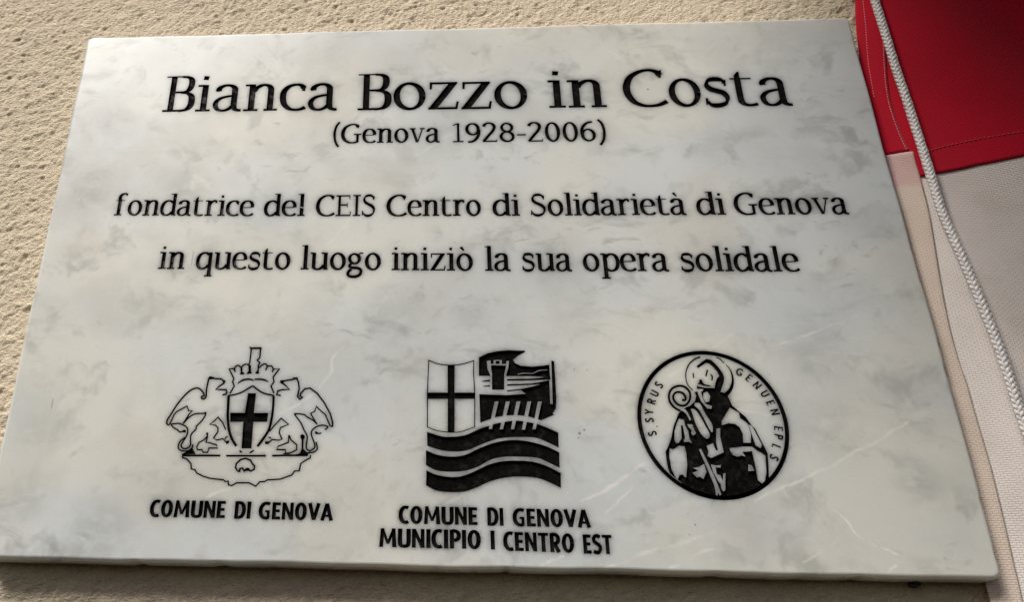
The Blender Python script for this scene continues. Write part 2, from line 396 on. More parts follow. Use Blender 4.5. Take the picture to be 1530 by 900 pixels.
def serif_alphabet(wt, whr, ser, th0):
    global WT, WHR, SER, TH, SP
    WT, WHR, SER, TH = wt, whr, ser, th0; SP = pen(78, 34)
    G = {}
    G['o'] = (430, oval(215, 258, 215, 270), [])
    G['n'] = (480, stem(62, 10, 520) + sf(0, 205) + sf(2, 100, 494) + S([(128, 385), (170, 450), (250, 500), (325, 492), (368, 440), (375, 350), (375, 10)]) + sf(290, 480), [])
    G['i'] = (210, stem(66, 10, 520) + sf(0, 210) + sf(2, 100, 494) + [[(66, 620), (138, 612), (150, 690), (72, 698)]], [])
    G['l'] = (210, stem(66, 10, 745) + sf(0, 210) + [[(4, 715), (80, 715), (142, 752), (4, 741)]], [])
    G['a'] = (410, S([(62, 395), (80, 455), (150, 500), (235, 498), (290, 450), (300, 370), (300, 120), (320, 45), (370, 16), (410, 18)]) +
              [[(28, 378), (78, 384), (84, 450), (40, 462)]] + S([(300, 300), (210, 288), (110, 255), (48, 190), (40, 110), (80, 35), (160, 14), (240, 50), (300, 120)], pen(66, 30)), [])
    G['c'] = (365, S([(330, 430), (290, 485), (215, 502), (120, 470), (52, 380), (38, 260), (62, 130), (135, 40), (225, 16), (305, 28), (362, 62)], pen(80, 32)) + [[(300, 380), (348, 372), (356, 480), (312, 476)]], [])
    G['e'] = (395, S([(40, 286), (200, 286), (340, 290)], 30, 2) + S([(352, 288), (345, 390), (290, 478), (208, 504), (120, 478), (55, 385), (38, 260), (62, 130), (135, 40), (230, 16), (315, 30), (384, 78)], pen(76, 30)), [])
    G['t'] = (330, [[(66, 494), (142, 494), (142, 640), (118, 640), (66, 570)]] + [rect(0, 494, 285, 521)] + S([(104, 500), (104, 140), (128, 50), (190, 16), (260, 18), (320, 34)], pen(76, 32)), [])
    G['r'] = (345, stem(62, 10, 520) + sf(0, 215) + sf(2, 100, 494) + S([(130, 370), (170, 450), (240, 500), (300, 500)], pen(60, 44)) + [[(282, 425), (335, 432), (345, 516), (290, 522)]], [])
    G['u'] = (490, sf(0, 90, 494) + S([(98, 518), (98, 160), (110, 60), (180, 14), (260, 28), (330, 80), (370, 140)], pen(76, 34)) + stem(356, 0, 520) + sf(290, 380, 494) + sf(400, 480), [])
    G['d'] = (460, S([(345, 440), (260, 500), (160, 492), (75, 410), (38, 260), (62, 110), (135, 24), (220, 24), (300, 70), (345, 130)], pen(76, 34)) + stem(330, 10, 745) + [[(262, 715), (340, 715), (406, 752), (262, 741)]] + sf(395, 460), [])
    G['q'] = (460, G['d'][1][:-1 * 0 or None] and S([(345, 440), (260, 500), (160, 492), (75, 410), (38, 260), (62, 110), (135, 24), (220, 24), (300, 70), (345, 130)], pen(76, 34)) + stem(330, -200, 520) + sf(262, 470, -222), [])
    G['p'] = (470, stem(62, -200, 520) + sf(0, 215, -222) + sf(2, 100, 494) + S([(130, 400), (200, 480), (290, 504), (380, 460), (432, 340), (428, 180), (370, 60), (280, 14), (190, 30), (130, 80)], pen(76, 34)), [])
    G['v'] = (450, Ln([(80, 510), (225, 10)], 80) + Ln([(385, 510), (240, 10)], 34) + sf(0, 180, 494) + sf(305, 450, 494), [])
    G['z'] = (400, [rect(20, 480, 385, 521), rect(0, 0, 380, 41), [(18, 385), (48, 385), (56, 495), (20, 520)], [(352, 26), (382, 0), (402, 145), (372, 145)],
              [(4, 24), (118, 24), (388, 497), (274, 497)]], [])
    G['s'] = (350, S([(300, 420), (270, 482), (185, 503), (95, 480), (62, 400), (100, 325), (180, 285), (268, 240), (312, 150), (280, 55), (185, 14), (90, 26), (42, 90)], lambda t: 42 + 60 * abs(t[0] * .75 + abs(t[1]) * .35)) +
              [[(290, 372), (322, 368), (330, 490), (296, 480)], [(14, 20), (46, 40), (52, 150), (18, 150)]], [])
    G['g'] = (430, oval(190, 340, 175, 175, 70, 34) + S([(300, 470), (350, 510), (420, 505)], 40) + S([(110, 190), (70, 150), (80, 95), (150, 70), (270, 60), (350, 20), (370, -60), (330, -150), (210, -200), (80, -185), (28, -120), (50, -40), (120, 30)], pen(58, 50)), [])
    G['f'] = (340, stem(66, 10, 560) + sf(0, 215) + [rect(0, 494, 260, 521)] + S([(104, 500), (104, 620), (140, 700), (210, 740), (280, 735)], pen(74, 34)) + [[(268, 672), (318, 676), (324, 748), (276, 752)]], [])
    G['B'] = (440, stem(70, 10, 690, 84) + sf(0, 120) + [rect(0, 674, 240, 700), rect(110, 0, 240, SER), rect(150, 358, 260, 358 + SER)] +
              S([(230, 686), (320, 670), (372, 610), (370, 480), (320, 395), (230, 372)], pen(80, 30)) + S([(240, 374), (340, 350), (398, 280), (398, 130), (340, 40), (230, 14)], pen(84, 30)), [])
    G['C'] = (575, S([(520, 585), (470, 655), (370, 688), (240, 660), (110, 560), (46, 400), (52, 240), (120, 100), (240, 25), (370, 14), (480, 40), (570, 95)], pen(88, 34)) + [[(492, 540), (530, 534), (548, 690), (512, 672)]], [])
    G['G'] = (610, S([(500, 585), (450, 655), (350, 688), (230, 660), (105, 560), (46, 400), (52, 240), (120, 100), (240, 25), (350, 14), (440, 30), (510, 70)], pen(84, 34)) + [[(480, 545), (516, 540), (530, 680), (496, 672)]] + stem(450, 20, 330, 76) + sf(370, 600, 304), [])
    G['E'] = (500, stem(75, 10, 690, 78) + [rect(0, 0, 440, SER), rect(0, 700 - SER, 440, 700), rect(150, 345, 360, 345 + SER), [(440, 0), (462, 0), (480, 150), (446, 150)], [(416, 560), (446, 560), (446, 700), (420, 700)], rect(345, 290, 372, 430)], [])
    G['I'] = (240, stem(82, 10, 690, 78) + sf(0, 240) + sf(0, 240, 674), [])
    G['S'] = (440, S([(370, 570), (340, 650), (240, 688), (120, 655), (75, 555), (120, 455), (220, 390), (330, 320), (388, 220), (350, 80), (225, 14), (110, 35), (45, 110)], lambda t: 44 + 60 * abs(t[0] * .7 + abs(t[1]) * .4)) +
              [[(362, 530), (394, 526), (404, 672), (372, 660)], [(10, 20), (46, 40), (52, 180), (18, 180)]], [])
    G['1'] = (300, stem(130, 10, 690, 66) + sf(20, 300) + [[(20, 600), (130, 650), (150, 700), (130, 696), (20, 640)]], [])
    G['2'] = (420, S([(50, 560), (80, 640), (180, 688), (290, 650), (335, 540), (290, 400), (180, 240), (60, 60), (30, 20)], pen(66, 34)) + [rect(20, 0, 390, 46), [(370, 0), (398, 0), (410, 90), (384, 90)]], [])
    G['0'] = (440, oval(220, 343, 205, 358, 70, 34), [])
    G['6'] = (440, oval(220, 220, 200, 232, 68, 34) + S([(55, 250), (60, 420), (130, 580), (240, 670), (350, 690)], pen(66, 40)), [])
    G['9'] = (440, oval(220, 470, 200, 230, 68, 34) + S([(385, 440), (380, 270), (310, 110), (200, 20), (90, 5)], pen(66, 40)), [])
    G['8'] = (440, oval(220, 190, 205, 203, 64, 36) + oval(220, 520, 178, 178, 60, 34), [])
    G['('] = (220, S([(190, 780), (90, 620), (45, 360), (80, 60), (180, -140)], pen(56, 24)), [])
    G[')'] = (220, S([(30, 780), (130, 620), (175, 360), (140, 60), (40, -140)], pen(56, 24)), [])
    G['-'] = (260, [rect(15, 225, 245, 275)], [])
    ACC = [[(90, 700), (175, 600), (225, 600), (165, 735)]]
    G['à'] = (410, G['a'][1] + ACC, [])
    G['ò'] = (430, G['o'][1] + ACC, [])
    V, tr = shapes_to_loops(G['l'][1], [[(50, 330), (160, 290), (160, 250), (50, 300)]], 1e-4)
    G['\u0142'] = (210, [[V[i] for i in t] for t in tr], [])
    return G
# heavy narrow sans (units: capital height 700)
G = serif_alphabet(1.34, 1.62, 48, 104)
GT = serif_alphabet(1.14, 1.42, 40, 90)
B_ = {}
HV = pen(156, 128, 1.5)
def HS(pts, w=None): return S(pts, w or HV, 5)
def hoval(cx, cy, rx, ry, a0=0, a1=360): return oval(cx, cy, rx, ry, 158, 124, a0, a1, 0, 22)
B_['C'] = (380, HS([(350, 620), (270, 652), (160, 620), (85, 500), (62, 350), (85, 190), (165, 75), (270, 50), (355, 80)]), [])
B_['O'] = (470, hoval(235, 350, 232, 362), [])
B_['M'] = (640, [[(12, 0), (150, 0), (190, 700), (55, 700)], [(470, 0), (622, 0), (580, 700), (445, 700)]] + Ln([(115, 690), (320, 130)], 100) + Ln([(520, 690), (315, 130)], 100), [])
B_['U'] = (440, HS([(70, 700), (70, 220), (110, 80), (220, 46), (330, 80), (370, 220), (370, 700)]), [])
B_['N'] = (470, stem(12, 0, 700, 138) + stem(320, 0, 700, 138) + [[(12, 700), (150, 700), (458, 0), (320, 0)]], [])
B_['E'] = (350, stem(12, 0, 700, 152) + [rect(60, 0, 340, 122), rect(60, 578, 334, 700), rect(60, 294, 310, 412)], [])
B_['D'] = (450, stem(12, 0, 700, 152) + HS([(70, 651), (220, 645), (330, 560), (380, 350), (330, 140), (220, 55), (70, 49)]), [])
B_['I'] = (170, stem(12, 0, 700, 152), [])
B_['G'] = (460, HS([(410, 610), (310, 652), (180, 620), (90, 500), (64, 350), (90, 190), (180, 75), (290, 50), (360, 60)]) + [rect(310, 20, 420, 370), rect(240, 280, 420, 370)], [])
B_['V'] = (460, Ln([(62, 700), (235, 20)], 146) + Ln([(410, 700), (235, 20)], 146), [])
B_['A'] = (470, Ln([(62, 0), (235, 690)], 144) + Ln([(412, 0), (235, 690)], 144) + [rect(110, 150, 360, 240)], [])
B_['P'] = (390, stem(12, 0, 700, 152) + HS([(80, 651), (220, 645), (318, 560), (318, 400), (220, 318), (80, 312)]), [])
B_['R'] = (420, B_['P'][1] + Ln([(180, 320), (340, 0)], 150), [])
B_['T'] = (400, stem(126, 0, 700, 152) + [rect(5, 588, 395, 700)], [])
B_['S'] = (380, HS([(330, 600), (250, 655), (140, 640), (72, 550), (100, 440), (200, 370), (300, 290), (318, 170), (250, 65), (140, 46), (40, 100)], 140), [])
# light sans for the ring of the seal
C_ = {}
LW = 132
def LS(pts): return S(pts, LW, 4)
C_['S'] = (440, LS([(370, 590), (280, 655), (150, 645), (80, 550), (120, 430), (230, 360), (340, 280), (380, 170), (300, 60), (160, 45), (50, 120)]), [])
C_['Y'] = (480, Ln([(40, 700), (240, 340)], LW) + Ln([(440, 700), (240, 340)], LW) + stem(194, 0, 360, LW), [])
C_['R'] = (470, stem(30, 0, 700, LW) + LS([(80, 654), (260, 650), (380, 580), (380, 430), (260, 350), (80, 346)]) + Ln([(230, 350), (420, 0)], LW), [])
C_['U'] = (480, LS([(70, 700), (70, 240), (120, 90), (240, 46), (360, 90), (410, 240), (410, 700)]), [])
C_['.'] = (140, [rect(20, 0, 120, 105)], [])
C_['G'] = (560, LS([(480, 590), (380, 652), (240, 640), (110, 530), (60, 350), (110, 170), (240, 60), (380, 50), (480, 120), (490, 300)]) + [rect(330, 260, 536, 345)], [])
C_['E'] = (420, stem(30, 0, 700, LW) + [rect(60, 0, 400, 88), rect(60, 612, 400, 700), rect(60, 305, 370, 395)], [])
C_['N'] = (520, stem(30, 0, 700, LW) + stem(400, 0, 700, LW) + Ln([(80, 680), (440, 20)], 100), [])
C_['P'] = (440, stem(30, 0, 700, LW) + LS([(80, 654), (260, 650), (370, 580), (370, 430), (260, 350), (80, 346)]), [])
C_['L'] = (380, stem(30, 0, 700, LW) + [rect(60, 0, 360, 88)], [])
C_["'"] = (140, [rect(30, 520, 110, 720)], [])

plaque = empty('marble_plaque', (0, 0, -HH / 2))
tag(plaque, 'white marble memorial plaque engraved with black lettering and three emblems, fixed to the stucco wall', 'plaque')
OFF = Vector((0, 0, HH / 2))             # everything below is in slab coordinates; children are shifted by this

ALL_LOOPS = []                          # boundary loops (x, z) of every engraved piece, tagged with a piece number
NPIECE = 0
def engrave(name, V, tris, M2, mat, parent, depth=0.0011, mesh=None):
    """V, tris: flat shape in its own units; M2: function to slab coordinates (x, z). Adds floor and walls, records the cut."""
    global NPIECE
    pts = [M2(p) for p in V]
    lp = boundary(tris)
    for l in lp: ALL_LOOPS.append((NPIECE, [pts[i] for i in l]))
    NPIECE += 1
    used = sorted({i for t in tris for i in t}); mp = {i: k for k, i in enumerate(used)}
    n = len(used)
    cx = sum(pts[i][0] for i in used) / n; cz = sum(pts[i][1] for i in used) / n
    if mesh is None:
        vs = [(pts[i][0] - cx, depth, pts[i][1] - cz) for i in used]; fs = [tuple(mp[i] for i in t) for t in tris]
        for l in lp:
            k = len(vs)
            for i in l: vs.append((pts[i][0] - cx, 0.00002, pts[i][1] - cz))
            for q in range(len(l)):
                q2 = (q + 1) % len(l); fs.append((mp[l[q]], k + q, k + q2, mp[l[q2]]))
        mesh = bpy.data.meshes.new(name); mesh.from_pydata(vs, [], fs); mesh.materials.append(mat); mesh.update()
    o = bpy.data.objects.new(name, mesh); col.objects.link(o); o.parent = parent
    pl = parent.location if parent.name != plaque.name and parent.parent is not None else Vector((0, 0, 0))
    o.location = Vector((cx, -T, cz)) + OFF - pl
    return o

PROTO = {}
def glyph(table, tid, ch):
    if (tid, ch) not in PROTO:
        w, adds, cuts = table[ch]; V, tr = shapes_to_loops(adds, cuts, 1e-4); PROTO[(tid, ch)] = (w, V, tr)
    return PROTO[(tid, ch)]

def line(words, table, tid, parent, mats, capmm, track=34):
    """words: (text, px left, px right, px baseline y at left, at right) measured in the photograph"""
    shared = {}
    for (txt, xl, xr, yl, yr) in words:
        A = at(xl, yl); B = at(xr, yr)
        tot = sum(glyph(table, tid, c)[0] for c in txt) + track * (len(txt) - 1)
        sx = (B[0] - A[0]) / tot; s = capmm / 700 / 1000
        pen_x = 0
        for i, c in enumerate(txt):
            w, V, tr = glyph(table, tid, c)
            x0 = A[0] + pen_x * sx; f = (pen_x + w / 2) / tot; z0 = A[1] + (B[1] - A[1]) * f
            M2 = lambda p: (x0 + p[0] * sx, z0 + p[1] * s)
            mat = mats(x0)
            key = (c, round(sx * 1e6 / 4), mat.name)
            nm = 'digit' if c.isdigit() else ('letter' if c.isalpha() else 'punctuation_mark')
            engrave(nm, V, tr, M2, mat, parent)
            pen_x += w + track

L1 = empty('name_inscription', tuple(OFF), plaque)
L2_ = empty('dates_inscription', tuple(OFF), plaque)
L3 = empty('dedication_inscription', tuple(OFF), plaque)
L4 = empty('dedication_inscription', tuple(OFF), plaque)
pm = lambda x: M_PAINT_WORN_SHEEN if x < -0.115 else M_PAINT  # left letters get the paint with wear and sheen coloured in
line([('Bianca', 242, 503, 167, 164.5), ('Bozzo', 534, 789, 164.5, 162), ('in', 821, 907, 161, 160), ('Costa', 935, 1185, 159.5, 157.5)], GT, 'gt', L1, pm, 25.2)
line([('(Genova', 497, 657, 214, 212.5), ('1928-2006)', 676, 907, 212.5, 210.5)], G, 'g', L2_, lambda x: M_PAINT, 12.6)
line([('fondatrice', 170, 378, 322, 323), ('deł', 394, 455, 323, 323), ('CEIS', 472, 561, 323, 323), ('Centro', 578, 719, 323, 322.5), ('di', 737, 777, 322.5, 322.5), ('Solidarietà', 793, 1026, 322.5, 321), ('di', 1043, 1085, 321, 321), ('Genova', 1100, 1269, 321, 320)], G, 'g', L3, pm, 12.8)
line([('in', 236, 275, 402, 402.5), ('questo', 292, 433, 402.5, 403), ('luogo', 449, 569, 403, 404), ('iniziò', 585, 707, 404, 405), ('la', 725, 763, 405, 405), ('sua', 780, 855, 405, 405.5), ('opera', 872, 1000, 405.5, 405.5), ('solidale', 1018, 1196, 405.5, 406)], G, 'g', L4, pm, 13.2)
L5 = empty('crest_caption', tuple(OFF), plaque); L6 = empty('district_caption', tuple(OFF), plaque)
bp = lambda x: M_PAINT
line([('COMUNE', 223, 336, 773, 775), ('DI', 349, 374, 775.5, 776), ('GENOVA', 386, 497, 776.5, 779)], B_, 'b', L5, bp, 7.6, 34)
line([('COMUNE', 596, 714, 783, 785.5), ('DI', 728, 753, 786, 786.5), ('GENOVA', 767, 883, 787, 789.5)], B_, 'b', L6, bp, 7.7, 34)
line([('MUNICIPIO', 566, 719, 818, 821.5), ('I', 733, 740, 822, 822), ('CENTRO', 753, 859, 823.5, 827), ('EST', 872, 916, 828, 829)], B_, 'b', L6, bp, 8.0, 34)

# ------------------------------------------------------------------ emblems, traced where they stand on the slab
def frame(x0, y0, s):
    return lambda pts: [(x0 + p[0] / s, y0 + p[1] / s) + tuple(q / s for q in p[2:]) for p in pts]
def emblem_piece(name, adds, cuts, parent, depth=.0011, mat=None):
    """adds / cuts: polygons in photograph pixels -> slab"""
    V, tr = shapes_to_loops([[tuple(c * 1.0 for c in p[:2]) for p in a] for a in adds], cuts, 1e-4)
    o = engrave(name, [tuple(1000 * c for c in at(*p)) for p in V], [t[::-1] for t in tr], lambda p: (p[0] / 1000, p[1] / 1000), mat or M_PAINT, parent, depth)
    return o

coa = empty('coat_of_arms', tuple(OFF), plaque)
A1 = frame(240, 510, 8.18); A2 = frame(370, 510, 8.18)
def st(F, pts, w=12, sm=1):
    q = F(pts); q = spline(q, 3) if sm else q
    return stroke(q, w * 1.48 / 8.18)
LWD = 13
gl = []
gl += st(A1, [(100,1030),(75,1010),(85,960),(130,890),(200,780),(290,670),(370,600),(440,575),(490,595),(525,640),(530,670),(500,680),(505,705),(530,705),(555,680),(560,600),(575,520),(590,460),(610,440),(660,460),(740,465),(770,490)], LWD)
gl += st(A1, [(785,488),(770,520),(720,550),(675,590),(740,595),(800,595),(812,630),(795,652),(755,660)], LWD, 0)
gl += st(A1, [(100,1030),(120,1000),(165,900),(200,860),(260,830),(325,795),(340,850),(385,855),(350,890),(300,970),(275,1010)], 11, 0)
gl += st(A1, [(275,1010),(350,930),(430,890),(530,885),(548,872),(545,910),(500,980),(440,1040),(430,1080),(375,1140),(365,1200),(365,1270),(330,1310),(280,1315),(250,1280),(280,1220),(322,1150),(330,1080),(300,1040),(230,1010),(190,1010),(130,1020),(160,1060),(210,1090),(240,1115),(290,1095),(300,1115)], 12)
gl += st(A1, [(300,1180),(240,1225),(215,1290),(230,1330),(280,1345),(350,1338),(385,1300),(392,1265)], 12)
gl += [A1([(255,1385),(330,1345),(385,1295),(400,1335),(425,1375),(428,1385),(300,1387),(262,1400)])]
gl += [A1([(755,480),(790,478),(788,512),(762,515)]), A1([(590,440),(655,440),(650,465),(600,470)]), A1([(270,1090),(310,1085),(305,1120),(272,1120)])]
gl += st(A1, [(795,1085),(760,1000),(700,930),(660,975),(600,1020),(670,1030),(700,1060),(700,1110),(645,1190),(690,1212),(760,1195),(795,1235)], 11, 0)
gl += st(A1, [(785,1205),(800,1175),(820,1168)], 11, 0) + [A1([(792,1225),(838,1215),(835,1250),(800,1262)])]
gl += st(A1, [(575,1130),(570,1165),(530,1210),(470,1240),(440,1300),(450,1330),(505,1330),(520,1362),(575,1362),(590,1310),(700,1310)], 11, 0)
gl += st(A1, [(575,1160),(555,1240),(600,1245),(680,1270),(690,1288)], 11, 0) + [A1([(555,1120),(585,1120),(578,1150),(560,1150)])]
griffin = emblem_piece('griffin', gl, [], coa, .0011); griffin['label'] = 'line-cut griffin left of the shield'
gr = []
gr += st(A2, [(405,668),(355,655),(370,610),(430,595),(510,592),(460,540),(400,500),(430,490),(550,470),(600,455),(620,500),(630,580),(610,680),(640,712),(672,690),(640,672),(650,640),(700,585),(760,575),(850,640),(940,760),(1010,890),(1040,1000),(1035,1045),(1008,1040)], LWD, 0)
gr += st(A2, [(1008,1040),(950,900),(900,860),(840,800),(820,860),(770,885),(800,940),(850,1020)], 11, 0)
gr += st(A2, [(850,1020),(800,970),(720,925),(690,900),(590,890),(580,905),(650,1000),(690,1090),(730,1170),(715,1280),(730,1330),(770,1340),(820,1300),(812,1240),(780,1150),(790,1090),(850,1045),(920,1030),(980,1050),(945,1085)], 12)
gr += st(A2, [(835,1235),(852,1320),(800,1362),(745,1362)], 12) + [A2([(820,1110),(840,1105),(870,1125),(910,1115),(890,1140),(830,1140)])]
gr += st(A2, [(270,1105),(330,1030),(410,945),(500,1020),(400,1060),(385,1120),(420,1200),(380,1215),(300,1205),(250,1250)], 11, 0)
gr += st(A2, [(290,1190),(255,1175)], 11, 0) + [A2([(212,1225),(255,1228),(255,1262),(215,1262)])]
gr += st(A2, [(505,1150),(498,1240),(370,1290),(350,1328),(460,1330),(466,1375)], 11, 0)
gr += st(A2, [(470,1378),(540,1362),(600,1330),(600,1270),(530,1210),(510,1155)], 11, 0)
gr += [A2([(645,1150),(670,1140),(695,1155),(700,1185),(685,1205),(682,1320),(720,1358),(770,1368),(740,1386),(600,1387),(640,1370),(660,1320),(660,1205),(645,1185)])]
gr += [A2([(395,480),(450,478),(445,508),(405,515)]), A2([(550,445),(615,445),(612,470),(560,470)]), A2([(445,1370),(480,1365),(530,1386),(430,1386)])]
g2 = emblem_piece('griffin', gr, [], coa, .0011); g2['label'] = 'line-cut griffin right of the shield'
sh = st(A1, [(822,668),(900,657),(990,628),(1060,588),(1125,548)], 13) + st(A2, [(62,548),(130,600),(200,640),(322,668)], 14)
sh += st(A1, [(832,672),(822,850),(822,950),(835,1080),(870,1195),(925,1285)], 22) + st(A2, [(318,672),(308,850),(272,1050),(222,1150),(120,1290)], 20)
sh += st(A1, [(965,1340),(992,1366)], 14, 0) + st(A2, [(75,1338),(25,1370)], 14, 0)
emblem_piece('shield_outline', sh, [], coa, .0010)
emblem_piece('shield_cross', [A1([(1068,638),(1166,638),(1140,880),(1110,1315),(988,1315),(1010,1000)]), A1([(850,878),(1318,880),(1300,990),(850,988)])], [], coa, .0012)
cr = st(A1, [(1085,75),(1108,88),(1103,150),(1090,260),(1080,290),(1085,385)], 12, 0) + st(A1, [(1095,88),(1235,86)], 16, 0)
cr += st(A2, [(160,85),(150,200),(118,235),(150,265),(132,295),(128,380)], 12, 0)
cr += st(A1, [(990,395),(985,330),(1030,285),(1085,292)], 12) + st(A1, [(912,378),(905,330),(940,297),(978,318),(992,345),(985,395)], 12)
cr += st(A1, [(905,350),(880,336),(838,341),(862,390),(895,460),(880,500),(900,550),(872,600),(845,645)], 12, 0)
cr += [A1([(968,398),(1000,375),(1025,392),(1020,408),(970,412)]), A1([(1048,398),(1080,360),(1085,300),(1105,290),(1105,370),(1118,398),(1050,405)])]
cr += st(A2, [(140,325),(200,280),(238,300),(220,358)], 12) + st(A2, [(235,312),(290,305),(312,345),(300,382)], 12)
cr += st(A2, [(312,345),(390,337),(312,440),(322,500),(285,550),(322,640)], 12, 0) + [A2([(88,395),(120,355),(135,385),(155,395),(120,402)])]
cr += stroke(spline([p for p in A1([(940,522,10),(990,485,22),(1050,468,22),(1105,470,22),(1140,488,10)])], 3), None)
cr += stroke(spline([p for p in A2([(82,470,20),(150,467,22),(210,478,22),(255,500,10)])], 3), None)
emblem_piece('crown', cr, [], coa, .00125)
sc = st(A1, [(265,1402),(268,1425),(320,1445),(370,1500),(375,1565),(420,1575),(440,1615),(520,1655),(600,1680),(770,1700),(790,1720),(825,1715),(830,1760),(870,1770),(930,1735),(1080,1735),(1163,1777),(1213,1722),(1273,1720),(1303,1700),(1463,1690),(1603,1640),(1638,1590),(1693,1590),(1713,1500),(1763,1465),(1828,1430),(1833,1395)], 12, 0)
sc += st(A1, [(262,1400),(730,1402)], 17, 0) + st(A1, [(800,1404),(1285,1404)], 16, 0) + st(A1, [(1363,1404),(1500,1400),(1800,1398)], 16, 0)
sc += st(A1, [(945,1595),(915,1550),(925,1500),(980,1450),(1040,1435),(1100,1460),(1120,1500),(1148,1530),(1143,1570),(1100,1592),(1060,1565),(1022,1592),(1000,1555),(970,1560),(962,1598),(945,1597)], 14, 0)
sc += [A1([(1020,1570),(1060,1548),(1090,1560),(1080,1590),(1030,1592)])]
emblem_piece('scroll', sc, [], coa, .00095)

mun = empty('district_emblem', tuple(OFF), plaque)
B5 = frame(630, 515, 8.18); B6 = frame(710, 515, 8.18); B7 = frame(630, 620, 6.955)
fs_ = stroke(spline(B5([(80,192),(200,238),(350,255),(500,240),(638,198)]), 4), 1.5)
fs_ += stroke(B5([(88,190),(78,400),(70,600)]) + B7([(60,0),(60,130)]), 1.4) + stroke(B5([(638,195),(634,350),(650,600)]) + B7([(552,0),(550,130)]), 1.4)
fs_ += stroke(spline(B7([(58,128),(150,165),(270,182),(400,180),(552,128)]), 4), 1.3)
fs_ += [B5([(318,256),(402,252)]) + B7([(342,0),(342,182),(272,182),(272,0)]), B5([(72,590),(650,590),(650,666),(72,668)])]
o = emblem_piece('cross_shield', fs_, [], mun, .0011)
ship = [B6([(45,385),(45,160),(150,108),(290,80),(400,72),(610,76),(605,95),(520,140),(462,190),(485,228),(560,262),(700,272),(820,262),(905,248),(915,400),(880,405),(700,388),(390,388)])]
ship += [B6([(390,425),(700,418),(880,400),(920,400),(920,430),(700,440),(390,446)]), B6([(390,488),(700,478),(850,450),(900,440),(880,480),(700,496),(390,508)]),
         B6([(390,562),(560,545),(700,515),(860,470),(900,440),(905,560),(620,606),(560,560),(390,578)])]
ship += [B6([(50,608),(200,615),(380,622),(620,605),(700,520),(860,470),(905,425),(918,728),(950,732),(985,640),(992,700),(985,780),(945,850)]) + [(828.4,620.3),(808.3,628.6),(789.6,622.9),(773.8,620.7),(756.5,621.4),(742,623.6),(729,628),(717.7,632.2)]]
ship += [B6([(930,200),(965,206),(978,400),(992,650),(985,790),(948,740)])]
ship += [B6([(190,255),(380,262),(355,370),(355,555),(205,555),(205,360)]), B6([(75,448),(130,440),(180,430),(180,455),(100,458)]), B6([(90,510),(180,498),(180,516),(110,518)])]
cutp = [B6([(142,200),(190,198),(196,255),(205,360),(205,600),(185,602),(185,375),(150,300)]), B6([(190,200),(255,198),(262,240),(300,238),(305,198),(345,215),(345,235),(412,200),(405,285),(378,370),(375,600),(355,600),(355,370),(380,262),(190,255)])]
cutp = [B6([(142,200),(188,198),(196,300),(206,362),(206,604),(186,604),(184,375),(150,300)]),
        B6([(412,200),(405,285),(380,370),(385,604),(356,604),(355,366),(378,262),(382,205)]),
        B6([(192,238),(378,240),(378,258),(192,254)]), B6([(206,556),(356,556),(356,604),(206,604)]),
        B6([(225,192),(250,192),(250,240),(225,240)]), B6([(298,192),(325,192),(325,240),(298,240)]), B6([(250,190),(298,190),(298,202),(250,202)])]
cutp += stroke(spline(B6([(520,365),(600,352),(700,355),(780,320),(880,312)]), 3), 1.1)
OAR = [((741,600.6),(732.8,641.6)), ((757.7,600.6),(749.3,642.0)), ((773.6,600.6),(765.9,642.0)), ((789.7,600.6),(782.4,642.6)), ((805.6,600.6),(798.2,642.0))]
for (a, b) in OAR: cutp += [[(a[0] - 2, a[1]), (a[0] + 4, a[1] - .5), (b[0] + 2.2, b[1]), (b[0] - 2.6, b[1])]]
emblem_piece('galley', ship, cutp, mun, .0012)
oc = [[(a[0] - 2, a[1]), (a[0] + 4, a[1] - .5), (b[0] + 2.2, b[1]), (b[0] - 2.6, b[1])] for a, b in OAR]
def sp(pts): return spline(pts, 4)
w1 = sp(B7([(55,180),(200,225),(300,232),(450,215),(600,150),(690,120),(780,92),(900,70),(1000,64),(1100,78),(1200,98),(1300,135),(1420,190)])) + sp(B7([(1425,345),(1300,285),(1180,240),(1000,235),(880,240),(760,260),(600,320),(480,370),(350,385),(200,370),(60,325)]))
w2 = sp(B7([(45,370),(150,415),(300,438),(450,420),(600,350),(750,295),(900,268),(1050,270),(1200,300),(1320,340),(1430,395)])) + sp(B7([(1435,555),(1300,490),(1200,450),(1000,438),(850,440),(720,470),(580,545),(450,585),(300,595),(150,580),(45,525)]))
w3 = sp(B7([(50,580),(150,625),(300,650),(420,640),(550,590),(700,520),(850,485),(1000,480),(1150,490),(1300,535),(1445,610)])) + sp(B7([(1448,765),(1350,715),(1200,660),(1000,645),(850,660),(700,700),(580,755),(450,800),(300,808),(150,790),(45,735)]))
emblem_piece('wave', [w1], oc, mun); emblem_piece('wave', [w2], [], mun); emblem_piece('wave', [w3], [], mun)

seal = empty('bishop_seal', tuple(OFF), plaque)
S1 = frame(945, 515, 7.5); S2 = frame(1065, 515, 7.5); S3 = frame(985, 600, 9); S4 = frame(1060, 620, 6.923); S5 = frame(980, 640, 8.18)
xl, _ = at(951.7, 621); xr, _ = at(1182, 658); _, zt = at(1048, 524.7); _, zb = at(1088, 748.3)
SC = ((xl + xr) / 2, (zt + zb) / 2); SRX, SRZ = (xr - xl) / 2, (zt - zb) / 2
ringv = []
for i in range(97):
    a = 2 * math.pi * i / 96; ringv.append(a)
def topx(x, z):                      # slab point -> photograph pixel
    d = np.array([x, -T, z]) - CAM; q = d @ ROT
    return (PX + FPX * q[0] / q[1], PY - FPX * q[2] / q[1])
def ell(k, kz=None):
    return [topx(SC[0] + (SRX - k) * math.cos(a), SC[1] + (SRZ - (kz or k)) * math.sin(a)) for a in ringv[:-1]]
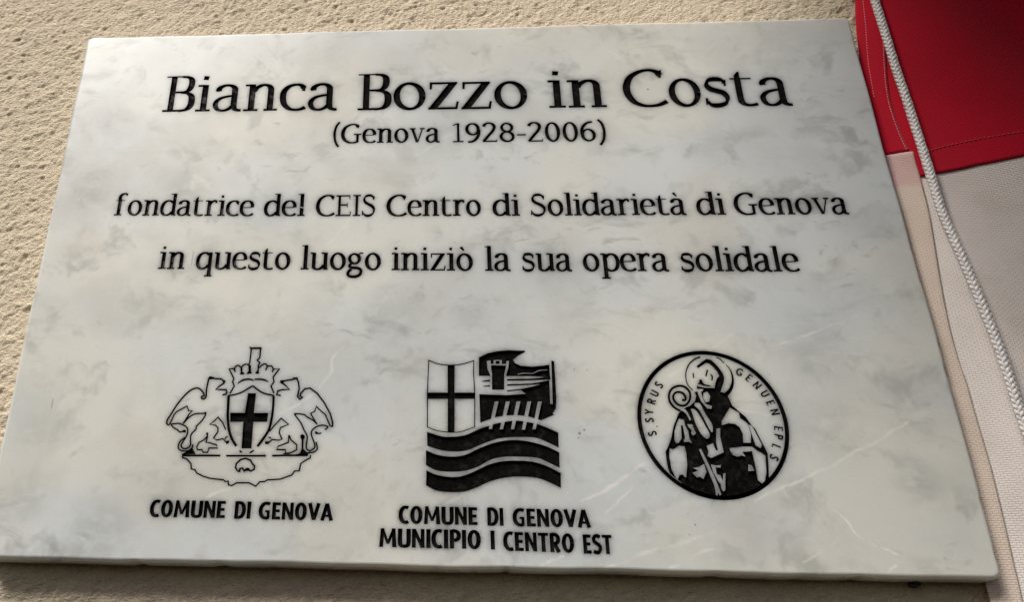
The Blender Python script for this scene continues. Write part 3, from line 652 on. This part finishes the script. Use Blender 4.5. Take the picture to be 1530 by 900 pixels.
F0 = frame(1015, 520, 10.588); eo = ell(0); ei = ell(.0018, .0019)
body = S2([(170,585),(220,690),(300,757),(370,815),(430,900)])[:4] + [(1122,635)] + S4([(475,150),(545,290),(602,400),(610,500),(617,660),(622,680)]) + \
       [(1140,731),(1112,743),(1087,746.5),(1050,739),(1022,725),(1001,708.5)] + S5([(150,500),(130,400),(118,290),(145,240)]) + S3([(155,520),(195,330),(262,160)]) + \
       S1([(545,748),(600,705),(640,690),(700,640),(715,575)]) + F0([(240,700),(370,690),(380,650),(560,650),(660,700),(740,720)])
seal_adds = [body]
def sk(F, pts, w, s, n=4): return stroke(spline(F(pts), n), w * 1.2 / s)
F1 = frame(1015, 520, 10.588)
seal_adds += stroke(spline(F1([(330,145,26),(230,190,24),(150,270,22),(105,390,18),(110,520,16),(150,610,14),(215,670,14)]), 4), None)
seal_adds += stroke(spline(F1([(580,152,12),(640,175,16),(710,245,12)]), 3), None) + stroke(spline(F1([(735,265,10),(800,340,16),(838,440,28),(845,550,40),(810,660,56),(740,740,70)]), 4), None)
seal_adds += [F1([(270,295),(350,230),(430,175),(500,195),(560,245),(620,310),(690,410),(710,480),(700,560),(670,640),(655,695),(600,740),(520,720),(555,650),(570,560),(595,490),(632,450),(600,380),(540,310),(470,250),(420,240),(300,322)])]
seal_adds += stroke(F1([(218,400),(228,480)]), 1.9) + stroke(F1([(446,350),(420,452)]), 2.4) + [F1([(488,410),(515,425),(535,460),(528,520),(505,518),(510,465)])]
seal_adds += [F1([(310,515),(335,500),(358,512),(372,550),(400,578),(512,602),(470,616),(380,602),(330,578),(290,582),(298,560),(322,545)]), F1([(280,592),(300,618),(400,632),(560,640),(540,668),(400,655),(330,650),(278,652)])]
seal_adds += sk(S1, [(540,748),(470,708),(418,640),(410,560),(445,495),(520,465),(590,480),(640,535),(645,610),(612,668),(570,688),(510,675),(465,625),(458,575),(490,538),(550,540),(590,580),(592,622),(555,625)], 20, 7.5, 4)
seal_cuts = [S2([(190,710),(292,765),(310,830)]) + S4([(375,75),(400,100),(430,200),(428,292),(350,292),(345,200),(310,130),(260,97),(200,90),(130,108),(125,70)]),
    S4([(404,104),(440,118),(480,190),(543,312),(530,350),(480,322),(446,230)]),
    S4([(208,348),(330,332),(440,332),(490,372),(540,397),(580,430),(590,600),(572,690),(542,714),(502,680),(480,560),(440,380),(340,386),(375,435),(330,425),(290,437),(245,420),(215,378)]),
    S4([(402,515),(440,527),(465,582),(402,586)]),
    S3([(265,235),(330,250),(350,330),(390,400),(402,480),(437,565),(400,547),(335,550),(330,520),(348,500),(318,330),(292,325),(302,500),(262,560),(228,568),(205,520),(205,400),(235,300)]),
    S3([(375,310),(445,312),(470,380),(495,435),(455,463),(428,430),(438,392),(395,350)]),
    sp(S3([(425,100),(490,120),(560,220),(620,330),(675,430),(670,490),(630,503),(570,450),(500,330),(455,200)])),
    sp(S3([(475,25),(540,25),(590,110),(640,200),(712,310),(718,412),(690,400),(630,290),(545,130),(475,62)])),
    S3([(290,118),(350,105),(388,160),(430,245),(412,262),(365,175),(330,140)]),
    S1([(795,545),(840,530),(872,580),(862,640),(820,652),(792,600)]), S1([(725,505),(765,515),(785,600),(820,668),(890,690),(885,722),(838,720),(770,640),(735,560)]),
    S5([(168,250),(205,262),(235,250),(280,218),(350,225),(370,300),(384,450),(370,605),(350,600),(330,572),(290,575),(265,632),(230,585),(190,500),(165,350)]),
    S3([(638,600),(700,575),(725,565),(745,620),(768,665),(790,660),(765,560),(768,370),(820,362),(820,480),(840,560),(868,688),(700,765),(650,740),(662,680)]),
    S5([(525,262),(552,255),(640,430),(712,590),(755,690),(800,815),(778,830),(765,790),(752,832),(736,828),(712,700),(600,430)]),
    S5([(450,490),(520,480),(590,440),(620,540),(580,625),(540,600),(500,605),(445,550),(520,520)]),
    S5([(670,445),(740,460),(795,455),(790,485),(730,482),(745,560),(765,572),(790,580),(820,650),(822,560),(850,552),(850,762),(825,780),(800,742),(792,690),(760,650),(700,540)])]
emblem_piece('bishop_figure', seal_adds, seal_cuts, seal, .0011)
# the ring is drawn last, without the strip already covered by the figure
emblem_piece('ring', [eo], [ei] + [], seal, .00135)
LH = 0.0037
for (c, x, y) in [('S', 974.7, 648.5), ('.', 976.3, 638), ('S', 970.3, 628.3), ('Y', 969.7, 616.3), ('R', 973.3, 600.5), ('U', 977.9, 588.3), ('S', 984.5, 575.7),
                  ('G', 1105, 556.3), ('E', 1119, 565.2), ('N', 1131.2, 575.9), ('U', 1143, 589), ('E', 1151.3, 602.5), ('N', 1157.9, 616), ('E', 1163.2, 641), ('P', 1163.4, 653.2), ('L', 1159.9, 668), ("'", 1166.5, 675.6), ('S', 1156.8, 684.5)]:
    w, V, tr = glyph(C_, 'c', c); X0, Z0 = at(x, y)
    a = math.atan2((Z0 - SC[1]) / SRZ, (X0 - SC[0]) / SRX) - math.pi / 2; s = LH / 700
    if x > 1150 and y > 636: a -= 0.05
    M2 = lambda p: (X0 + ((p[0] - w / 2) * s * .98) * math.cos(a) - (p[1] - 350) * s * math.sin(a), Z0 + ((p[0] - w / 2) * s * .98) * math.sin(a) + (p[1] - 350) * s * math.cos(a))
    engrave('letter' if c.isalpha() else 'punctuation_mark', V, tr, M2, M_PAINT, seal, .0009)

# ------------------------------------------------------------------ marble slab with the engraving cut out of its face
def rrect(inset, r, n=7):
    x1, z1 = W / 2 - inset, HH / 2 - inset; rr = max(r - inset * .6, .0006); P = []
    for (cx, cz, a0) in ((x1 - rr, z1 - rr, 0), (-x1 + rr, z1 - rr, 90), (-x1 + rr, -z1 + rr, 180), (x1 - rr, -z1 + rr, 270)):
        big = rr
        for i in range(n): a = R(a0 + 90 * i / (n - 1)); P.append((cx + big * math.cos(a), cz + big * math.sin(a)))
        nx = {0: (-x1 + rr, z1), 90: (-x1, -z1 + rr), 180: (x1 - rr, -z1), 270: (x1, z1 - rr)}[a0]
        p0 = P[-1]
        for i in range(1, 150):
            t = i / 150; P.append((p0[0] + (nx[0] - p0[0]) * t, p0[1] + (nx[1] - p0[1]) * t))
    out = []
    for (x, z) in P:                       # hand finished: the edge wanders a little
        wob = .00022 * math.sin(x * 43 + z * 29) + .00016 * math.sin(x * 131 - z * 97 + 1)
        if inset < BV * .75:
            for (cx, cz, cr, cd_) in CHIPS:
                d = math.hypot(x - cx, z - cz)
                if d < cr: wob -= cd_ * (1 - (d / cr) ** 2) * (1 - inset / (BV * .75))
        k = math.hypot(x, z); out.append((x + x / k * wob, z + z / k * wob))
    return out
BV = .0016
rc = random.Random(5)
CHIPS = [(rc.uniform(-W / 2, W / 2), rc.choice([-1, 1]) * HH / 2, rc.uniform(.0012, .0035), rc.uniform(.0003, .0008)) for _ in range(16)] + [(rc.choice([-1, 1]) * W / 2, rc.uniform(-HH / 2, HH / 2), rc.uniform(.0012, .0035), rc.uniform(.0003, .0008)) for _ in range(12)]
b0 = rrect(BV, .0040)
vs = [Vector(p) * 1000 for p in b0]; fs = [list(range(len(b0)))]; tagp = [-1]
for pid, l in ALL_LOOPS:
    l = ccw([(p[0] * 1000, p[1] * 1000) for p in l]); k = len(vs); vs += [Vector(p) for p in l]; fs.append(list(range(k, k + len(l)))); tagp.append(pid)
# how much of the stone near a point is painted: coverage raster, blurred
PXS = .0004; NX, NZ = int((W + .02) / PXS), int((HH + .02) / PXS)
cov = np.zeros((NZ, NX), np.int8)
def fill(poly):
    x = (np.array([p[0] for p in poly]) + W / 2 + .01) / PXS; z = (np.array([p[1] for p in poly]) + HH / 2 + .01) / PXS
    x0, x1 = int(max(x.min() - 1, 0)), int(min(x.max() + 2, NX)); z0, z1 = int(max(z.min() - 1, 0)), int(min(z.max() + 2, NZ))
    gx, gz = np.meshgrid(np.arange(x0, x1) + .5, np.arange(z0, z1) + .5); ins = np.zeros(gx.shape, bool)
    for i in range(len(x)):
        j = (i + 1) % len(x)
        if z[i] == z[j]: continue
        c_ = (gz >= min(z[i], z[j])) & (gz < max(z[i], z[j])) & (gx < x[i] + (gz - z[i]) / (z[j] - z[i]) * (x[j] - x[i]))
        ins ^= c_
    cov[z0:z1, x0:x1] ^= ins.astype(np.int8)
for _, l in ALL_LOOPS: fill(l)
def blur(a, sg):
    r_ = int(3 * sg) + 1; kk = np.exp(-np.arange(-r_, r_ + 1) ** 2 / (2 * sg * sg)); kk /= kk.sum(); o = np.zeros(a.shape)
    p_ = np.pad(a, r_)
    t_ = sum(kk[i] * p_[:, i:i + a.shape[1]] for i in range(2 * r_ + 1))
    return sum(kk[i] * t_[i:i + a.shape[0], :] for i in range(2 * r_ + 1))
cf = cov.astype(float); s_near = blur(cf, .0007 / PXS); s_far = blur(cf, .0022 / PXS)
stain = np.clip(.95 * s_near + .75 * s_far, 0, .72)
NP = len(vs); rs = np.random.RandomState(3)
def free(x, z):
    i = int((z + HH / 2 + .01) / PXS); j = int((x + W / 2 + .01) / PXS)
    return s_near[i, j], cov[max(i - 1, 0):i + 2, max(j - 1, 0):j + 2].any(), s_far[i, j]
for z in np.arange(-HH / 2 + .004, HH / 2 - .003, .0009):
    for x in np.arange(-W / 2 + .004, W / 2 - .003, .0009):
        a_, c_, f_ = free(x, z)
        if c_ or f_ < .012: continue
        vs.append(Vector(((x + rs.uniform(-.0002, .0002)) * 1000, (z + rs.uniform(-.0002, .0002)) * 1000)))
for z in np.arange(-HH / 2 + .006, HH / 2 - .005, .004):
    for x in np.arange(-W / 2 + .006, W / 2 - .005, .004):
        a_, c_, f_ = free(x, z)
        if f_ < .012: vs.append(Vector((x * 1000, z * 1000)))
v, e, f, ov, oe, of = delaunay_2d_cdt(vs, [], fs, 1, 1e-6)
keep = []
for t, o in zip(f, of):
    if 0 not in o: continue
    cnt = {}
    for i in o:
        if i: cnt[tagp[i]] = cnt.get(tagp[i], 0) + 1
    if any(c % 2 for c in cnt.values()): continue
    keep.append(tuple(t))
SV = [(p[0] / 1000, -T, p[1] / 1000) for p in v]; SF = [tuple(t) for t in keep]
nf = len(SF)
# bevel rings and back
near = {}
rings = []
base = len(SV)
steps = [(BV * (1 - math.sin(a)), -T + BV * (1 - math.cos(a))) for a in [R(x) for x in (0, 18, 36, 54, 72, 90)]]
N = len(b0)
for (ins, y) in steps + [(0, -.0014), (.001, -.0002)]:
    ring = rrect(ins, .0040)
    rings.append(range(len(SV), len(SV) + N)); SV += [(p[0], y, p[1]) for p in ring]
for a, b in zip(rings, rings[1:]):
    for i in range(N): j = (i + 1) % N; SF.append((a[i], b[i], b[j], a[j]))
SF.append(tuple(rings[-1]))
me = bpy.data.meshes.new('marble_slab'); me.from_pydata(SV, [], SF); me.materials.append(M_MARBLE)
ic = np.clip(((np.array([p[2] for p in SV]) + HH / 2 + .01) / PXS).astype(int), 0, NZ - 1); jc = np.clip(((np.array([p[0] for p in SV]) + W / 2 + .01) / PXS).astype(int), 0, NX - 1)
sa_ = me.attributes.new('paint_stain', 'FLOAT', 'POINT'); sa_.data.foreach_set('value', stain[ic, jc].astype(np.float32))
px_, pz_ = np.array([p[0] for p in SV]), np.array([p[2] for p in SV]); cl_ = np.zeros(len(SV))
for (x, y, r_, s_) in CLOUDS:
    cx_, cz_ = at(x, y); d_ = np.clip(1 - np.hypot(px_ - cx_, pz_ - cz_) / (r_ * .0019), 0, 1); cl_ = np.maximum(cl_, min(1, s_ * 1.3) * d_ * d_ * (3 - 2 * d_))
ga_ = me.attributes.new('grey_cloud', 'FLOAT', 'POINT'); ga_.data.foreach_set('value', cl_.astype(np.float32))
me.polygons.foreach_set('use_smooth', [i >= nf and i < len(SF) - 1 for i in range(len(SF))]); me.update()
slab = bpy.data.objects.new('marble_slab', me); col.objects.link(slab); slab.parent = plaque; slab.location = OFF
# object coordinates of the slab = world coordinates, which the marble material counts on
X0, Z0 = at(1370, 875, -.004)
pv = []; pf = []
for i in range(10):
    a = 2 * math.pi * i / 10
    pv += [(.0042 * math.cos(a), -.0015, .0022 * math.sin(a)), (.0046 * math.cos(a), .004, .0026 * math.sin(a))]
for i in range(10): j = (i + 1) % 10; pf.append((2 * i, 2 * i + 1, 2 * j + 1, 2 * j))
pf.append(tuple(2 * i for i in range(10)))
pad = mesh_obj('mounting_pad', pv, pf, M_DARK, plaque); pad.scale = (.5, .5, .5); pad.location = Vector((X0, -.003, Z0 + .0005)) + OFF

# ------------------------------------------------------------------ flag
def yf(X, Z):
    s = np.clip((X - W / 2) / .16, 0, 3)
    return -(.0036 + .0045 * np.clip(s * 7, 0, 1) + .020 * s ** 1.3 + .0036 * np.sin(X * 62 + Z * 26 + .6) * np.clip(s * 3, 0, 1) + .0016 * np.sin(Z * 42 - X * 20) * np.clip(s * 3, 0, 1))
def atf(px, py):
    y = -.006
    for _ in range(8):
        X, Z = at(px, py, y); y = float(yf(np.array(X), np.array(Z)))
    return X, y, Z
def curve_z(px):                          # px polyline -> function X(Z)
    px = spline(px, 6); P = sorted([(atf(*p)[2], atf(*p)[0]) for p in px]); zs = [p[0] for p in P]; xs = [p[1] for p in P]
    return lambda Z: np.interp(Z, zs, xs)
EDGE = curve_z([(1274, -200), (1276, -60), (1277, 0), (1279, 50), (1296, 180), (1313, 250), (1356, 420), (1405, 620), (1471, 872), (1478, 900), (1530, 1080), (1590, 1300)])
HEMR = curve_z([(1361, 222), (1367, 245), (1372, 262), (1378, 285), (1388, 328), (1404, 425), (1417, 491), (1431, 542), (1441, 570), (1455, 620), (1475, 688), (1487, 735), (1500, 790), (1512, 843), (1525, 900), (1560, 1080), (1600, 1300)])
ST2 = curve_z([(1300, -200), (1308, -60), (1312, 0), (1317, 60), (1319, 100), (1322, 135), (1328, 165), (1340, 200), (1353, 228)])
ST1 = curve_z([(1282, -200), (1284, -60), (1287, 0), (1291, 40), (1294, 85), (1297, 110), (1303, 150)])
def zx(px):
    P = sorted([(atf(*p)[0], atf(*p)[2]) for p in px]); xs = [p[0] for p in P]; zs = [p[1] for p in P]
    return lambda X: np.interp(X, xs, zs)
LOW = zx([(1300, 276), (1340, 271), (1364, 267.5), (1378, 265), (1392, 262), (1460, 248), (1530, 234), (1640, 215), (1760, 200), (1900, 190)])
XR = 0.56
flag = empty('flag', (W / 2 + .03, 0, -.10))
tag(flag, 'hanging red and white cloth flag beside the right edge of the marble plaque', 'flag')
FO = -Vector(flag.location)
def panel(name, ltop, lfun, rfun, ztop, zbot, mat, nu, nv, dy=0.0, bulge=0.0):
    u = np.linspace(0, 1, nu); vv = np.linspace(0, 1, nv)
    P = np.zeros((nv, nu, 3))
    for i, v in enumerate(vv):
        Xr = None; Zr = np.full(nu, 0.0)
        zt = np.zeros(nu) + .1
        X = np.linspace(.22, .5, nu)
        for _ in range(8):
            Zr = ztop(X) + (zbot(X) - ztop(X)) * v
            X = lfun(Zr) + (rfun(Zr) - lfun(Zr)) * u
        P[i, :, 0] = X; P[i, :, 2] = Zr
        P[i, :, 1] = yf(X, Zr) + dy - bulge * np.sin(np.clip(u, 0, 1) * math.pi) ** .5
    P += np.array(FO)
    o = grid_obj(name, P[::-1], mat, flag)
    md = o.modifiers.new('thickness', 'SOLIDIFY'); md.thickness = .0005; md.offset = 0
    return o
const = lambda c: (lambda A: np.zeros_like(A) + c)
hr = panel('red_cross_arm', None, lambda Z: EDGE(Z), const(XR), const(.34), LOW, M_RED, 170, 150, -.0008)
hm = panel('red_hem', None, lambda Z: EDGE(Z) - .0002, lambda Z: ST2(Z) + .0012, const(.34), zx([(1300, 236), (1331, 233.5), (1362, 228.5), (1400, 225)]), M_RED, 14, 120, -.0013, .0006)
wt = panel('white_field', None, lambda Z: HEMR(Z) - .004, const(XR), lambda X: LOW(X) + .010, const(-.40), M_WHITE, 150, 160, 0)
wh = panel('white_hem', None, lambda Z: EDGE(Z) - .0002, lambda Z: HEMR(Z), zx([(1300, 237), (1331, 233.5), (1362, 228.5), (1400, 224)]), const(-.40), M_HEM, 18, 220, -.0011, .0007)

# added unseen cloth above the view, shaped to shade the right half of the plaque
dr = np.zeros((40, 50, 3))
for i in range(40):
    a = i / 39
    y = -.028 - .50 * a; zc = .335 + .16 * math.sin(a * 1.5) - .05 * a
    xl = .205 - .29 * a ** .8
    for j in range(50):
        b = j / 49; x = xl + (XR - xl) * b; f0 = max(0, 1 - a / .05)
        yw = y - .02 * math.sin(b * 9 + a * 3)
        dr[i, j] = (x, yw * (1 - f0) + float(yf(np.array(x), np.array(.335))) * f0 - .0008 * f0, zc * (1 - f0) + .336 * f0 + (1 - f0) * (.012 * math.sin(b * 14 + a * 5) + .006 * math.sin(b * 31)))
dro = grid_obj('added_shade_drape', dr + np.array(FO), M_RED, flag)
dro.modifiers.new('thickness', 'SOLIDIFY').thickness = .0006

def dashes(name, P, mat, step=.0021, ln=.0014, w=.00035):
    """P: dense list of points; one small capsule-like stitch per step, joined (thread too fine to pick apart)"""
    bm = bmesh.new(); P = [Vector(p) for p in P]; acc = 0; nxt = 0
    for a, b in zip(P, P[1:]):
        L = (b - a).length
        while nxt <= acc + L:
            c = a + (b - a) * ((nxt - acc) / L); t = (b - a).normalized()
            mm = Matrix.Translation(c) @ t.to_track_quat('X', 'Z').to_matrix().to_4x4() @ Matrix.Diagonal((ln / 2, w, w * .8, 1)).to_4x4()
            bmesh.ops.create_icosphere(bm, subdivisions=1, radius=1, matrix=mm)
            nxt += step
        acc += L
    me = bpy.data.meshes.new(name); bm.to_mesh(me); bm.free(); me.materials.append(mat)
    o = bpy.data.objects.new(name, me); col.objects.link(o); o.parent = flag
    return o
def on_flag(pts, lift):
    q = spline(pts, 8); out = []
    for p in q:
        X, y, Z = atf(*p); out.append(Vector((X, y - lift, Z)) + FO)
    return out
dashes('stitching', on_flag([(1284, -60), (1287, 0), (1291, 40), (1294, 85), (1297, 110), (1304, 150)], .0020), M_THREAD, .0018, .0016, .00030)
dashes('stitching', on_flag([(1308, -60), (1312, 0), (1317, 60), (1319, 100), (1322, 135), (1328, 165), (1340, 200), (1352, 227)], .0018), M_THREAD, .0016, .0015, .00032)
dashes('stitching', on_flag([(1380, 229), (1420, 218), (1480, 206), (1530, 198), (1640, 180)], .0013), M_THREAD2, .0021, .0014, .00036)

# ------------------------------------------------------------------ braided cord
RP = [(1120, -560), (1196, -330), (1262, -130), (1307, 0), (1338, 100), (1355, 150), (1371, 200), (1387, 250), (1402, 300), (1415, 328), (1444, 400), (1485, 500), (1506, 560), (1532, 640), (1590, 800), (1640, 950)]
RP[9] = (1412, 328)
ctr = []
for p in spline(RP, 10):
    X, y, Z = atf(*p); yy = y - .0050
    X, Z = at(p[0], p[1], yy); ctr.append(Vector((X, yy, Z)))
def resample(P, step):
    out = [P[0]]; acc = 0; nx = step
    for a, b in zip(P, P[1:]):
        L = (b - a).length
        while nx <= acc + L: out.append(a + (b - a) * ((nx - acc) / L)); nx += step
        acc += L
    return out
LEAD, RR, NB = .0152, .00152, 6
ctr = resample(ctr, LEAD / 44)
for _ in range(60): ctr = [ctr[0]] + [(ctr[i - 1] + ctr[i] * 2 + ctr[i + 1]) / 4 for i in range(1, len(ctr) - 1)] + [ctr[-1]]
rv = []; rf = []
tang = [(ctr[min(i + 1, len(ctr) - 1)] - ctr[max(i - 1, 0)]).normalized() for i in range(len(ctr))]
def ring_frame(t):
    b = Vector((0, -1, 0)); b = (b - t * b.dot(t)).normalized(); return b, t.cross(b)
step = LEAD / 44
for sgn in (1, -1):
    for k in range(NB):
        path = []
        for i, c in enumerate(ctr):
            ph = 2 * math.pi * i * step / LEAD; mi = NB * ph / math.pi
            if sgn > 0: hgt = math.cos(math.pi / 2 * mi - math.pi / 4 + math.pi * k)
            else: hgt = -math.cos(-math.pi / 2 * mi - math.pi / 4 + math.pi * k)
            th = 2 * math.pi * k / NB + sgn * ph
            b, n_ = ring_frame(tang[i]); rad = b * math.cos(th) + n_ * math.sin(th); hgt += .35 * math.sin(i * .11 + k * 2.1 + sgn) * math.sin(i * .037 + k)
            path.append((c + rad * (RR + .00034 * hgt), rad))
        k0 = len(rv); NS = 8
        for i, (p, rad) in enumerate(path):
            t = (path[min(i + 1, len(path) - 1)][0] - path[max(i - 1, 0)][0]).normalized(); side = t.cross(rad).normalized(); up = side.cross(t)
            for q in range(NS):
                a = 2 * math.pi * q / NS; rv.append(p + side * (.00080 * math.cos(a)) + up * (.00046 * math.sin(a)))
        for i in range(len(path) - 1):
            for q in range(NS):
                q2 = (q + 1) % NS; rf.append((k0 + i * NS + q, k0 + (i + 1) * NS + q, k0 + (i + 1) * NS + q2, k0 + i * NS + q2))
cord = mesh_obj('braided_cord', [p - ctr[0] for p in rv], rf, M_ROPE, None, True); cord.location = ctr[0]
tag(cord, 'white braided cord hanging diagonally in front of the red and white flag', 'cord')
